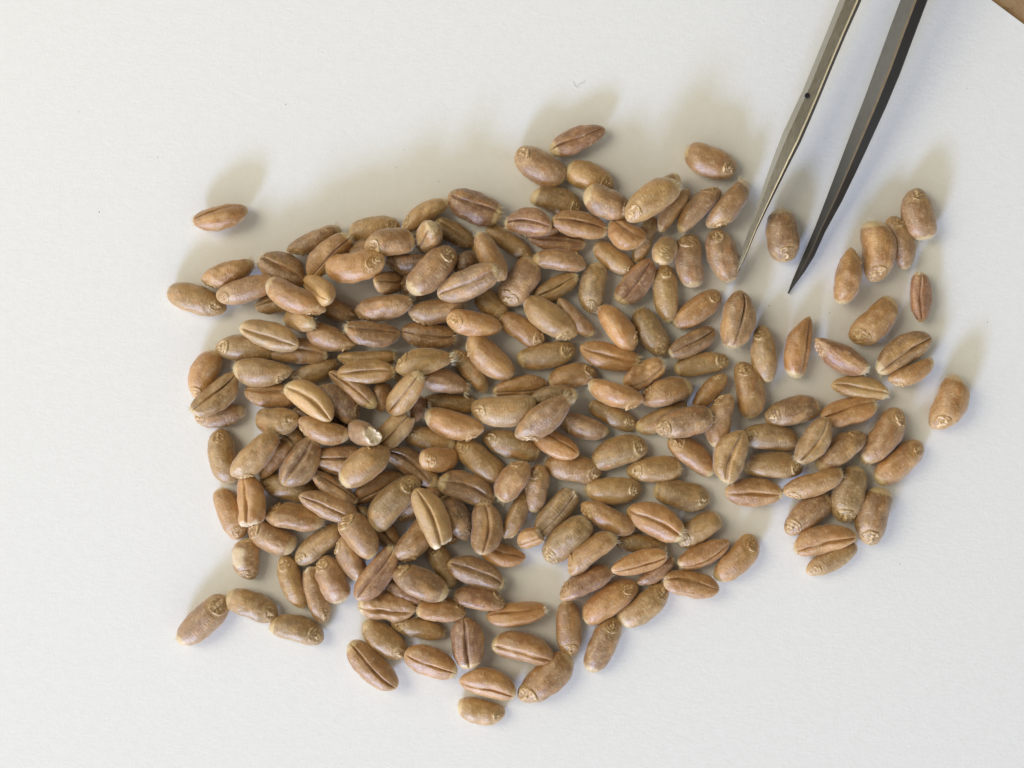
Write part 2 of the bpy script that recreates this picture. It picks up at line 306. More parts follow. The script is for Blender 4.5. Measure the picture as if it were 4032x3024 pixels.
# ------------------------------------------------------------------ wheat kernels
# germ end x y, brush end x y, width, which side is up (D back, C crease, S flank), offset of it, tone, layer
KERNELS = """
974 833 762 877 94 C .75 o 0 | lone light amber grain, crease near its top edge, apart at upper left
797 1112 999 1043 83 S 1 a 0 | amber grain, on its side, rising right, top left of pile
885 1220 659 1148 108 D .1 t 0 | tan grain, germ end showing, falling right, upper left of pile
854 1170 1081 1105 94 D .4 s 1 | rosy brown grain, germ end showing, level, upper left of pile
1200 1108 1028 1014 119 C .3 b 0 | brown grain, crease up, falling right, top left of pile
1135 992 1341 906 75 S 1 b 0 | brown grain, on its side, rising right, top left of pile
1211 1079 1373 924 94 C .55 a 1 | amber grain, crease up, rising right, top left of pile
1326 1195 1196 1094 90 C -.6 p 2 pg.5 | pale golden grain, tipped towards viewer, falling right, upper left of pile
1272 1228 1052 1119 97 S -1 o 2 | orange-brown grain, on its side, falling right, upper left of pile
1008 1206 1196 1173 83 C -.3 g 0 | olive tan grain, crease up, level, upper left of pile
1404 1253 1250 1184 79 D .3 s 0 | rosy brown grain, germ end showing, falling right, upper left of pile
1573 891 1376 924 101 D 0 t 0 | tan grain, germ end showing, level, top centre of pile
1439 967 1629 935 104 D .5 b 1 | brown grain, germ end showing, level, top centre of pile
1580 902 1758 786 72 S -1 t 0 | tan grain, on its side, rising right, top centre of pile
1667 953 1703 916 101 C 0 t 1 pb1.1 | small round grain seen end on with a heart-shaped notch
1870 967 1712 869 75 C .2 t 0 | tan grain, crease up, falling right, top centre of pile
1767 772 1971 851 115 C -.1 r 0 | reddish grain, crease up, falling right, top centre of pile
2173 877 1993 862 101 C -.15 r 1 | reddish grain, crease up, level, top centre of pile
2094 1014 1920 891 72 D 0 t 0 | tan grain, germ end showing, falling right, top centre of pile
1982 1101 1884 920 83 S -1 a 1 | amber grain, on its side, falling right, top centre of pile
1935 1054 1866 949 65 D .6 g 0 | olive tan grain, germ end showing, falling right, top centre of pile
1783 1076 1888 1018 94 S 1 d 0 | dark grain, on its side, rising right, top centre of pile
1790 989 1624 1155 119 D 0 s 2 | rosy brown grain, germ end showing, rising right, top centre of pile
1730 1166 1962 1068 104 C -.05 s 2 | rosy brown grain, crease up, rising right, upper centre of pile
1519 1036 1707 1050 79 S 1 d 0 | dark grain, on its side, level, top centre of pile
1468 1133 1588 1101 83 C 0 b 1 pg.6 | small brown hooked grain, tipped up, between darker grains
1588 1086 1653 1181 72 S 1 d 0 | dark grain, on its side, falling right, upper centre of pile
1400 1228 1624 1191 90 S 1 s 1 wr | rosy brown grain, shrivelled, level, upper centre of pile
1615 1246 1830 1199 94 S 1 b 0 | brown grain, on its side, level, upper centre of pile
1978 1253 1881 1152 90 D -.2 g 0 torn | olive grain with a ragged torn pale end under the large crease-up grain
1993 1202 2112 1029 119 D 0 s 0 | rosy brown grain, germ end showing, rising right, upper centre of pile
2308 1036 2099 1014 79 S 1 s 0 | rosy brown grain, on its side, level, top right of pile
2083 945 2301 971 68 C -.4 r 0 | reddish grain, crease up, level, top right of pile
2029 909 2213 902 57 S 1 r 0 | reddish grain, on its side, level, top centre of pile
2108 1181 2277 1090 79 C -.2 g 0 | olive tan grain, crease up, rising right, upper right of pile
2377 504 2166 591 86 C .1 r 0 | reddish grain, crease up, rising right, top right of pile
2034 598 2218 707 119 D 0 s 0 | rosy brown grain, germ end showing, falling right, top centre of pile
2413 739 2229 667 108 D 0 t 0 | tan grain, germ end showing, falling right, top right of pile, upper one
2294 826 2097 761 104 D 0 g 0 | olive tan grain, germ end showing, falling right, top right of pile
2489 844 2298 772 115 D .3 s 1 | rosy brown grain, germ end showing, falling right, top right of pile, left one
2468 855 2667 721 112 D 0 t 2 | tan grain, germ end showing, rising right, top right of pile
2522 797 2679 714 86 S 1 g 0 | olive tan grain, on its side, rising right, top right of pile
2703 743 2594 906 68 S 1 a 0 | amber grain, on its side, rising right, top right of pile
2171 866 2388 906 97 C -.3 o 1 | orange-brown grain, crease up, level, top right of pile
2529 967 2392 888 104 C .6 o 1 | orange-brown grain, crease up, falling right, top right of pile
2572 855 2503 1032 68 D .3 g 0 | olive tan grain, germ end showing, rising right, top right of pile
2822 739 2666 902 79 S 1 s 0 | rosy brown grain, on its side, rising right, top right of pile
2796 895 2945 718 90 S 1 a 0 | amber grain, on its side, rising right, upper right cluster, left one
2492 1083 2337 971 83 D 0 t 0 | tan grain, germ end showing, falling right, top right of pile, lower one
2579 1032 2644 931 90 D 0 p 2 pg.4 | small golden grain tipped up on end above the split reddish grain
2572 1032 2442 1195 97 C 0 r 0 | reddish grain, crease up, rising right, upper right of pile
2702 924 2720 1130 106 D 0 s 0 | rosy brown grain, germ end showing, upright, top right of pile
2807 909 2876 1108 115 D 0 s 0 | rosy grain with wrinkled back touched by the tip of the bright prong
2312 1228 2344 1034 101 D 0 g 0 | olive tan grain, germ end showing, upright, upper right of pile, left one
2615 1043 2633 1267 97 D 0 g 0 | olive tan grain, germ end showing, upright, upper right of pile, right one
2836 1155 2659 1282 94 D 0 o 0 | orange-brown grain, germ end showing, rising right, upper right of pile
3096 1029 3078 822 121 D 0 b 0 | brown grain lying upright between the two prong tips
3356 978 3317 1195 101 S -1 a 0 pe | amber grain, on its side, upright, right of tweezers
3461 1106 3450 871 124 D -.3 o 0 | orange-brown grain, germ end showing, upright, right of tweezers
3523 850 3581 1054 90 D -.3 s 0 | rosy brown grain, germ end showing, upright, right of tweezers, lower one
3174 1245 3118 1482 104 C -.7 o 0 pe | orange-brown grain, crease up, upright, upper right cluster
3369 1352 3526 1189 115 D 0 a 0 | amber grain, germ end showing, rising right, right of tweezers
3206 1341 3407 1461 94 S 1 r 0 pe | reddish grain, on its side, falling right, upper right cluster
3653 1316 3447 1450 108 C -.35 a 0 | amber grain, crease up, rising right, upper right cluster
3503 1508 3675 1432 72 S 1 a 0 | amber grain, on its side, rising right, upper right cluster, right one
3275 1508 3497 1544 83 C -.1 p 0 | pale golden grain, crease up, level, upper right cluster
3693 1692 3783 1486 119 D 0 a 0 | amber grain alone at the far right edge, germ end down
3233 1652 3447 1594 101 C -.4 o 0 | orange-brown grain, crease up, level, middle right cluster
3624 1267 3617 1074 79 C 0 r 0 | reddish grain, crease up, upright, right of tweezers
1178 1357 952 1283 97 C -.3 p 1 | pale golden grain, crease up, falling right, upper left of pile
1104 1244 1245 1276 83 D .8 t 1 pb.5 | tan grain, tipped towards viewer, level, upper left of pile
1399 1363 1213 1301 94 S -1 a 0 pe | amber grain, on its side, falling right, upper left of pile
851 1359 1086 1377 108 D 0 t 0 | tan grain, germ end showing, level, upper left of pile
1064 1377 1289 1385 94 C -.1 s 0 | rosy brown grain, crease up, level, upper left of pile
768 1571 836 1379 108 D 0 o 0 | orange-brown grain, germ end showing, rising right, upper left of pile
934 1486 770 1631 97 C .1 t 1 | tan grain, crease up, rising right, middle left of pile
768 1656 963 1631 83 D 0 s 0 | rosy brown grain, germ end showing, level, middle left of pile
1153 1468 921 1461 104 S -1 t 1 pe | tan grain, on its side, level, upper left of pile
1148 1497 1332 1435 79 D .7 g 0 | olive tan grain, germ end showing, rising right, upper left of pile
965 1544 1184 1565 94 C -.5 a 0 | amber grain, crease up, level, middle left of pile
1314 1641 1135 1511 104 C 0 p 2 | pale golden grain, crease up, falling right, middle left of pile
1176 1659 1001 1656 103 D .2 t 1 | tan grain, germ end showing, level, middle left of pile
1175 1670 1368 1728 86 S 1 a 1 | amber grain, on its side, level, middle left of pile
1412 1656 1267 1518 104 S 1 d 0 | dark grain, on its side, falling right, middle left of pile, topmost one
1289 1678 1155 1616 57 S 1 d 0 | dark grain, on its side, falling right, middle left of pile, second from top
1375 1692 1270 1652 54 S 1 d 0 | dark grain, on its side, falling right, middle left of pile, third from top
1303 1457 1487 1591 72 C .2 b 1 | brown grain, crease up, falling right, middle left of pile
1571 1327 1360 1301 94 C .4 b 1 | brown grain, crease up, level, upper centre of pile, left one
1580 1316 1794 1338 97 C -.15 b 0 | brown grain, crease up, level, upper centre of pile, right one
1761 1262 1973 1298 97 D .3 o 1 | orange-brown grain, germ end showing, level, upper centre of pile
2143 1352 1967 1244 94 D .3 o 0 | orange-brown grain, germ end showing, falling right, upper centre of pile
2265 1323 2069 1182 108 S -1 t 0 | tan grain, on its side, falling right, upper right of pile
1334 1417 1562 1410 68 S 1 g 0 | olive tan grain, on its side, level, upper centre of pile, left one
1332 1475 1555 1464 86 C -.2 t 1 | tan grain, crease up, level, upper centre of pile
1559 1450 1785 1406 94 S -1 g 1 pt | olive tan grain, on its side, level, upper centre of pile, right one
1649 1482 1848 1526 94 S -1 s 0 pt | rosy brown grain, on its side, level, middle of pile
1530 1627 1660 1468 94 C 0 t 2 | tan grain, crease up, rising right, middle of pile
1512 1623 1508 1504 79 S 1 b 0 | brown grain, on its side, upright, middle of pile
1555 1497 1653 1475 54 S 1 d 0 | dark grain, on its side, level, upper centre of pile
1635 1659 1653 1558 57 S 1 r 0 | reddish grain, on its side, upright, middle of pile
1788 1379 1920 1536 83 D 0 t 0 | tan grain, germ end showing, falling right, upper centre of pile
1844 1330 2011 1486 108 S 1 a 0 | amber grain, on its side, falling right, upper centre of pile
2265 1377 2038 1421 97 D 0 g 0 | olive tan grain, germ end showing, level, upper right of pile, left one
2155 1508 1944 1540 86 C -.6 a 0 | amber grain, crease up, level, middle of pile
1667 1576 1877 1591 72 D 0 g 0 | olive tan grain, germ end showing, level, middle of pile, upper one
1899 1703 1674 1638 101 S -1 o 1 | orange-brown grain, on its side, level, middle of pile
1859 1623 2108 1612 115 D 0 p 2 | pale golden grain, germ end showing, level, middle of pile
2041 1725 2246 1569 104 S 1 s 2 pt | rosy brown grain, on its side, rising right, middle of pile, upper one
2090 1580 2269 1558 94 C .4 g 1 | olive tan grain, crease up, level, middle right of pile
2193 1182 2327 1323 65 S 1 s 0 | rosy brown grain, on its side, falling right, upper right of pile
2497 1374 2366 1207 97 S 1 o 0 | orange-brown grain, on its side, falling right, upper right of pile
2620 1399 2508 1222 104 D 0 g 0 | olive tan grain, germ end showing, falling right, upper right of pile
2283 1377 2515 1435 97 C .1 o 0 | orange-brown grain, crease up, level, upper right of pile
2461 1522 2612 1432 97 C .7 a 1 wr | amber grain, shrivelled, rising right, upper right of pile
2819 1305 2638 1403 83 C .2 s 1 | rosy brown grain, crease up, rising right, upper right of pile
2867 1414 2656 1450 83 D 0 g 0 | olive tan grain, germ end showing, level, upper right of pile, right one
2851 1471 2732 1605 75 D .7 a 0 | amber grain, germ end showing, rising right, middle right of pile
2527 1573 2723 1515 97 S -1 a 0 | amber grain, on its side, level, middle right of pile
2526 1583 2316 1515 90 S -1 o 1 | orange-brown grain, on its side, falling right, middle right of pile
2504 1678 2325 1587 79 D 0 g 0 | olive tan grain, germ end showing, falling right, middle right of pile
2706 1598 2511 1699 83 D -.5 t 0 | tan grain, germ end showing, rising right, middle right of pile
2583 1685 2800 1634 112 D .2 b 1 | brown grain, germ end showing, level, middle right of pile
2855 1551 2811 1761 86 S 1 s 0 | rosy brown grain, on its side, upright, middle right of pile
2204 1652 2395 1710 83 S 1 s 1 | rosy brown grain, on its side, level, middle right of pile
2348 1461 2160 1504 94 D .5 a 0 | amber grain, germ end showing, level, upper right of pile
849 1695 904 1904 108 D 0 t 0 | tan grain, germ end showing, upright, middle left of pile
925 1876 1088 1707 94 S 1 t 1 | tan grain, on its side, rising right, middle left of pile
1021 1870 1150 1740 72 S -1 o 0 | orange-brown grain, on its side, rising right, middle left of pile
1189 1778 1106 1682 86 C 0 t 0 | tan grain, crease up, falling right, middle left of pile
1128 1912 1244 1733 119 C -.15 b 1 | brown grain, crease up, rising right, middle left of pile
1021 1899 1251 1953 97 D 0 g 0 | olive tan grain, germ end showing, level, lower left of pile
1231 1809 1443 1809 108 C 0 s 1 | rosy brown grain, crease up, level, middle left of pile
1226 1859 1397 1982 68 C -.7 b 1 | brown grain, crease up, falling right, lower left of pile
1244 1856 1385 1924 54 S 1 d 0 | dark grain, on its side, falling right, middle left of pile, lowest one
1399 2000 1493 2055 54 S 1 g 0 | olive tan grain, on its side, falling right, lower centre of pile
980 1872 1001 2080 104 C .4 o 1 torn | orange-brown grain, broken, upright, lower left of pile
954 2116 871 1923 101 D 0 a 0 | amber grain, germ end showing, falling right, lower left of pile
1045 2026 1273 2051 97 S -1 a 0 | amber grain, on its side, level, lower left of pile
1182 1953 1399 2040 90 C 0 s 1 | rosy brown grain, crease up, falling right, lower left of pile
978 2073 1153 2167 112 D .1 b 0 | brown grain, germ end showing, falling right, lower left of pile
1164 2210 1341 2069 90 D 0 t 0 | tan grain, germ end showing, rising right, lower left of pile
971 2282 972 2121 103 D 0 a 0 peel | amber grain with peeling pale skin at the left edge, above two loose grains
1352 2029 1475 2185 115 D .2 b 1 | brown grain, germ end showing, falling right, lower centre of pile
1341 2116 1428 2286 90 S 1 s 0 | rosy brown grain, on its side, falling right, lower left of pile
1524 1772 1347 1903 112 S 1 t 2 | tan grain, on its side, rising right, middle of pile
1381 1968 1584 1863 86 C .5 a 1 | amber grain, crease up, rising right, lower centre of pile
1374 1693 1494 1715 83 S 1 s 2 torn,pb.5 | broken pinkish grain with a white mealy end, middle of pile
1494 1758 1616 1628 94 C 0 p 1 torn | pale golden grain, broken, rising right, middle of pile
1593 1700 1794 1747 86 D 0 g 0 | olive tan grain, germ end showing, level, middle of pile, lower one
1532 1765 1725 1899 97 C -.1 b 0 | brown grain, crease up, falling right, middle of pile
1656 1801 1805 1812 94 D .3 o 1 pg.4 | orange-brown grain, tipped towards viewer, level, middle of pile
1797 1740 1971 1885 104 D 0 g 0 | olive tan grain, germ end showing, falling right, middle of pile, left one
1904 1715 2123 1783 101 D 0 g 0 | olive tan grain, germ end showing, falling right, middle of pile, right one
2072 1819 1964 1964 94 S 1 s 1 | rosy brown grain, on its side, rising right, middle of pile, lower one
2126 1830 2098 2018 97 D .6 a 1 | amber grain, germ end showing, upright, lower centre of pile
1946 1964 1730 1885 104 C .25 s 1 | rosy brown grain, crease up, falling right, lower centre of pile, upper one
1631 1877 1456 2065 115 D 0 g 2 | olive tan grain, germ end showing, rising right, lower centre of pile
1555 2044 1736 1921 90 D .5 s 1 | rosy brown grain, germ end showing, rising right, lower centre of pile
1660 1935 1754 2152 108 C 0 p 2 torn | pale gold grain split wide along its crease, hollow lower end
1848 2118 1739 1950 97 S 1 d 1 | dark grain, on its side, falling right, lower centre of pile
1920 2185 1924 1982 112 C 0 b 1 | brown grain, crease up, upright, lower centre of pile
1993 2121 2069 1942 75 S 1 t 1 | tan grain, on its side, rising right, lower centre of pile
2119 2098 2267 1924 94 C .35 t 0 torn | tan grain, broken, rising right, lower right of pile
2040 2134 2134 2094 75 C .5 a 1 torn | amber grain, broken, rising right, lower centre of pile
2063 2210 1877 2149 83 C .4 o 0 | orange-brown grain, crease up, falling right, lower centre of pile
1566 2206 1703 2044 101 S 1 b 1 | brown grain, on its side, rising right, lower centre of pile
1573 2156 1465 2044 86 C .1 b 0 | brown grain, crease up, falling right, lower centre of pile
1711 2127 1808 2116 43 S 1 a 0 | amber grain, on its side, level, lower centre of pile
2276 1794 2095 1697 90 C .5 o 1 | orange-brown grain, crease up, falling right, middle right of pile
2542 1744 2330 1816 112 D 0 g 0 | olive tan grain, germ end showing, rising right, middle right of pile
2470 1852 2683 1841 99 D 0 t 0 | tan grain, germ end showing, level, middle right of pile
2641 1722 2815 1856 97 D -.2 o 0 | orange-brown grain, germ end showing, falling right, middle right of pile
2902 1691 2844 1892 115 C 0 t 1 | tan grain, crease up, upright, middle right cluster
2524 1932 2305 1939 104 D 0 t 0 | tan grain, germ end showing, level, lower right of pile
2791 1975 2578 1932 108 D .1 g 0 | olive tan grain, germ end showing, level, lower right of pile, upper one
2289 1989 2493 2091 83 S 1 a 0 | amber grain, on its side, falling right, lower right of pile
2479 1997 2692 2098 115 C .15 o 1 | orange-brown grain, crease up, falling right, lower right of pile
2667 2134 2826 2026 97 D 0 t 0 | tan grain, germ end showing, rising right, lower right of pile
2426 2127 2623 2149 72 D 0 g 0 | olive tan grain, germ end showing, level, lower right of pile, lower one
2142 2203 2309 2044 115 D 0 g 1 | olive tan grain, germ end showing, rising right, lower right of pile
2233 2246 2410 2098 86 S -1 a 1 | amber grain, on its side, rising right, lower right of pile
2408 2243 2623 2185 86 C .5 o 1 | orange-brown grain, crease up, level, lower right of pile
2871 2138 2674 2228 86 C -.6 o 0 | orange-brown grain, crease up, rising right, lower right of pile
2931 1424 2972 1644 108 D 0 a 0 | amber grain, germ end showing, upright, upper right cluster
3014 1641 3224 1590 108 D 0 b 0 | brown grain, germ end showing, level, middle right cluster
2924 1706 3148 1731 97 D 0 t 0 | tan grain, germ end showing, level, middle right cluster, upper one
3264 1655 3157 1825 97 C 0 t 1 | tan grain, crease up, rising right, middle right cluster
3401 1702 3215 1836 86 S 1 a 0 | amber grain, on its side, rising right, middle right cluster
3558 1622 3414 1829 112 D -.2 s 0 | rosy brown grain, germ end showing, rising right, middle right cluster
3631 1749 3457 1901 104 D 0 o 0 | orange-brown grain, germ end showing, rising right, middle right cluster
3161 1836 2934 1836 104 D 0 t 0 | tan grain, germ end showing, level, middle right cluster, lower one
2855 1933 3076 1937 103 C .35 o 0 | orange-brown grain, crease up, level, lower right cluster, left one
3090 1948 3316 1868 94 D .8 a 1 | amber grain, germ end showing, rising right, lower right cluster, upper one
3312 2055 3367 1836 122 D 0 g 0 | olive tan grain, germ end showing, upright, lower right cluster
3409 2140 3464 1921 122 D 0 b 0 | brown grain, germ end showing, upright, lower right cluster
3092 2089 3262 1948 104 D 0 b 0 | brown grain, germ end showing, rising right, lower right cluster
1514 1039 1283 1071 113 D 0 o 1 | orange-brown grain, germ end showing, level, top left of pile
1509 981 1356 1012 90 S 1 b 0 | brown grain, on its side, level, top centre of pile
893 2359 710 2532 112 D 0 s 0 | rosy brown grain lying apart at the lower left, germ end up right
1092 2416 895 2342 104 D .2 t 0 | tan grain, germ end showing, falling right, bottom left of pile, left one
1274 2503 1066 2449 104 D .2 t 0 | tan grain, germ end showing, level, bottom left of pile
1106 2192 1188 2397 90 D 0 t 0 | tan grain, germ end showing, falling right, bottom left of pile, right one
1273 2440 1222 2225 90 D .4 a 0 torn | amber grain, broken, upright, bottom left of pile
1273 2192 1345 2371 115 D .5 s 0 | rosy brown grain, germ end showing, falling right, bottom left of pile
1412 2357 1555 2162 97 C 0 r 1 | reddish grain, crease up, rising right, bottom centre of pile
1635 2399 1414 2381 108 C -.5 a 0 wr | amber grain, shrivelled, level, bottom centre of pile
1541 2247 1754 2348 101 S -1 b 1 | brown grain, on its side, falling right, bottom centre of pile
1700 2139 1786 2309 86 D 0 g 0 | olive tan grain, germ end showing, falling right, lower centre of pile
1768 2200 1982 2294 104 C -.2 s 1 | rosy brown grain, crease up, falling right, lower centre of pile, lower one
1987 2370 1790 2334 79 S 1 r 0 | reddish grain, on its side, level, bottom centre of pile
1833 2408 1640 2395 86 S 1 o 0 | orange-brown grain, on its side, level, bottom centre of pile
1918 2435 2152 2403 90 C -.6 o 0 | orange-brown grain, crease up, level, bottom centre of pile, upper one
1542 2453 1750 2497 77 D 0 t 0 | tan grain, germ end showing, level, bottom centre of pile, upper one
1591 2587 1430 2457 104 D 0 t 0 | tan grain, germ end showing, falling right, bottom centre of pile
1551 2714 1372 2540 104 C .2 o 0 | orange-brown grain, crease up, falling right, bottom centre of pile, left one
1828 2430 1852 2629 119 C 0 r 0 | reddish grain, crease up, upright, bottom centre of pile
1600 2562 1799 2641 112 C .25 o 0 | orange-brown grain, crease up, falling right, bottom centre of pile, right one
2181 2583 1944 2522 108 C -.25 o 0 | orange-brown grain, crease up, level, bottom centre of pile, lower one
1815 2663 2031 2721 112 C .5 a 0 | amber grain, crease up, level, bottom centre of pile
1508 2294 1674 2374 72 S 1 r 0 | reddish grain, on its side, falling right, bottom centre of pile
2053 2761 2249 2595 119 D 0 a 0 | amber grain, germ end showing, rising right, bottom right of pile
1986 2817 1804 2779 95 D 0 t 0 | short tan grain at the very bottom, below the whole pile
2204 2346 2403 2238 83 S -1 r 0 | reddish grain, on its side, rising right, bottom right of pile, left one
2499 2288 2294 2433 108 D 0 o 0 | orange-brown grain, germ end showing, rising right, bottom right of pile
2632 2317 2450 2458 104 D 0 t 0 | tan grain, germ end showing, rising right, bottom right of pile
2424 2435 2327 2643 104 D 0 b 0 | brown grain, germ end showing, rising right, bottom right of pile
2828 2317 2614 2281 97 C .35 o 0 | orange-brown grain, crease up, level, bottom right of pile
2515 2303 2656 2205 57 S 1 r 0 | reddish grain, on its side, rising right, bottom right of pile, right one
2983 2124 2829 2290 104 D 0 a 0 | amber grain, germ end showing, rising right, lower right cluster, lower one
2245 2585 2233 2368 97 D 0 b 0 | brown grain, germ end showing, upright, bottom right of pile
3364 2095 3129 2149 108 C -.4 o 1 | orange-brown grain, crease up, level, lower right cluster, right one
3181 2258 3371 2149 86 D 0 t 0 | tan grain, germ end showing, rising right, lower right cluster
2891 685 2697 609 117 D 0 s 0 | rosy brown grain, germ end showing, falling right, top right of pile, right one
3594 745 3636 942 123 D 0 s 0 | rosy brown grain, germ end showing, upright, right of tweezers, upper one
2923 1148 2887 1370 120 C -.25 a 0 | amber grain, crease up, upright, upper right cluster
3003 1283 3020 1505 96 D .7 t 0 | tan grain, germ end showing, upright, upper right cluster
2368 1861 2148 1823 103 D -.3 a 0 | amber grain, germ end showing, level, middle right of pile
"""
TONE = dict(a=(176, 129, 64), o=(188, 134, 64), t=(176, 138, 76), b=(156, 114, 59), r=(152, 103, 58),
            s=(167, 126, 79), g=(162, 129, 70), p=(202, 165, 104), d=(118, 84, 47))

def smooth(a, b, x):
    t = np.clip((x - a) / (b - a), 0, 1)
    return t * t * (3 - 2 * t)

class Shape:
    """surface of one kernel: x from the germ end (-L) to the brush end (+L), z up is its back"""
    def __init__(s_, L, W, T, rng, torn=False, wr=False, face='D'):
        s_.L, s_.W, s_.T = L, W, T
        s_.torn, s_.wr = torn, wr
        s_.notch = rng.uniform(0.26, 0.42); s_.sig = rng.uniform(0.07, 0.15)
        if face == 'D': s_.pg = rng.uniform(2.2, 2.8); s_.qg = rng.uniform(0.44, 0.54)
        else: s_.pg = rng.uniform(1.9, 2.4); s_.qg = rng.uniform(0.50, 0.60)
        if face == 'D': s_.pb = rng.uniform(2.5, 4.0); s_.qb = rng.uniform(0.38, 0.56)
        else: s_.pb = rng.uniform(2.2, 3.2); s_.qb = rng.uniform(0.42, 0.56)
        s_.bend = rng.uniform(0.02, 0.12); s_.side = rng.uniform(-0.15, 0.15)
        s_.lob = rng.uniform(-0.11, 0.11)
        s_.ph = [rng.uniform(0, 6.28) for _ in range(14)]
        s_.am = rng.uniform(0.014, 0.036) * (2.6 if wr else 1.0)
        s_.cut = rng.uniform(0.70, 0.80)
        s_.wob = rng.choice((-1, 1)) * rng.uniform(0.12, 0.34)
        s_.peak = rng.uniform(-0.22, 0.08)
        s_.gs = rng.uniform(0.80, 1.12); s_.ga = rng.uniform(0.2, 1.0); s_.gc = rng.uniform(0.15, 1.0) ** 1.5; s_.gr = rng.uniform(-0.35, 0.35); s_.gw = rng.uniform(0.7, 1.15)
        s_.flat = rng.uniform(0.0, 0.10)

    def pt(s_, s, th):
        ph = s_.ph
        sg = s
        sh = np.where(s < s_.peak, (s - s_.peak) / (1 + s_.peak), (s - s_.peak) / (1 - s_.peak))
        a = np.abs(sh)
        rad = np.where(sh < 0, (1 - a ** s_.pg).clip(0) ** s_.qg, (1 - a ** s_.pb).clip(0) ** s_.qb)
        thw = th - s_.wob * np.sin(2.2 * s + ph[0]) * 0.5
        d = np.abs(np.pi - np.mod(thw, 2 * np.pi))
        k = smooth(1.0, 0.80, np.abs(s))
        g = 1 - s_.notch * (0.30 + 0.70 * k) * (0.74 + 0.30 * np.sin(2.6 * s + ph[12]) + 0.12 * np.sin(9 * s + ph[13])) * np.exp(-(d / s_.sig) ** 2) - 0.02 * np.exp(-(d / 0.5) ** 2)
        g = g + 0.03 * np.exp(-((d - 0.5) / 0.42) ** 2)
        g = g * (1 + s_.lob * np.sin(th))
        lump = (np.sin(3.1 * s + 2 * th + ph[1]) + 0.7 * np.sin(5.3 * s - 3 * th + ph[2]) + 0.5 * np.sin(9 * s + 1 * th + ph[3])
                + 0.45 * np.sin(13 * s - 4 * th + ph[4]) + 0.3 * np.sin(21 * s + 6 * th + ph[5]) + 0.25 * np.sin(4 * s + 9 * th + ph[6]))
        g = g * (1 + s_.am * lump) * (1 - s_.flat * np.exp(-((np.mod(th - ph[7], 2 * np.pi) - 1.5) / 0.5) ** 2) - s_.flat * np.exp(-((np.mod(th - ph[7] + 2.4, 2 * np.pi) - 1.5) / 0.4) ** 2))
        if s_.wr:
            g = g * (1 - 0.16 * np.exp(-((s - 0.1) / 0.28) ** 2) * np.exp(-(np.abs(np.sin((th - ph[7]) / 2)) / 0.3) ** 2))
        c, sn = np.cos(th), np.sin(th)
        zz = np.where(c > 0, 0.98, 0.80) * c
        zz = np.where(c > 0, zz * (1 - 0.24 * smooth(-0.50, -1.0, s)), zz)
        # groove round the embryo
        if True:
            er = np.hypot((s + 0.72) / 0.275, np.where(c > 0, sn / 0.88, 9))
            g = g * (1 - 0.055 * np.exp(-((er - 1.02) / 0.12) ** 2) - 0.03 * (er < 1))
        y = s_.W * rad * g * sn
        z = s_.T * rad * g * zz
        x = s_.L * s
        z = z - s_.bend * s_.W * 2 * s * s
        y = y + s_.side * s_.W * 2 * s * s
        if s_.torn:
            lim = s_.cut + 0.06 * np.sin(2 * th + ph[8]) + 0.02 * np.sin(5 * th + ph[9]) + 0.012 * np.sin(11 * th + ph[10])
            over = s > lim
            inset = (s - lim).clip(0)
            y = np.where(over, y * 1.0, y); z = np.where(over, z, z)
            q = (inset / (1 - lim).clip(0.05)).clip(0, 1)
            x = np.where(over, s_.L * (lim * (1 - q) + (s_.cut - 0.05) * q + 0.03 * np.sin(9 * y / s_.W + ph[11]) * q * (1 - q) * 4), x)
        return np.stack([x, y, z], -1)

NS, NT = 40, 64
_t = np.arange(NT) / NT
TH = 2 * np.pi * _t + 0.70 * np.sin(2 * np.pi * _t)
SS = -np.cos(np.pi * (np.arange(1, NS + 1) / (NS + 1)))
SS = SS * (0.96 + 0.04 * np.abs(SS))
GS, GT = np.meshgrid(SS, TH, indexing='ij')
def grid_faces(ns, nt):
    i = np.arange(ns - 1)[:, None] * nt; j = np.arange(nt)[None, :]; j2 = (j + 1) % nt
    return np.stack([i + j, i + nt + j, i + nt + j2, i + j2], -1).reshape(-1, 4)
QF = grid_faces(NS, NT)
TRI0 = np.stack([np.full(NT, NS * NT), np.arange(NT), (np.arange(NT) + 1) % NT], -1)
TRI1 = np.stack([np.full(NT, NS * NT + 1), (NS - 1) * NT + (np.arange(NT) + 1) % NT, (NS - 1) * NT + np.arange(NT)], -1)

def fast_mesh(name, co, quads, tris, mat, attrs):
    me = bpy.data.meshes.new(name)
    nq, nt_ = len(quads), len(tris)
    me.vertices.add(len(co)); me.vertices.foreach_set('co', co.astype(np.float32).ravel())
    me.loops.add(nq * 4 + nt_ * 3)
    me.loops.foreach_set('vertex_index', np.concatenate([quads.ravel(), tris.ravel()]).astype(np.int32))
    me.polygons.add(nq + nt_)
    st = np.concatenate([np.arange(nq) * 4, nq * 4 + np.arange(nt_) * 3]).astype(np.int32)
    me.polygons.foreach_set('loop_start', st)
    me.polygons.foreach_set('use_smooth', np.ones(nq + nt_, dtype=bool))
    me.update(calc_edges=True)
    for nm, kind, arr in attrs:
        at = me.attributes.new(nm, kind, 'POINT')
        at.data.foreach_set('color' if kind == 'FLOAT_COLOR' else 'value', arr.astype(np.float32).ravel())
    me.materials.append(mat)
    return me

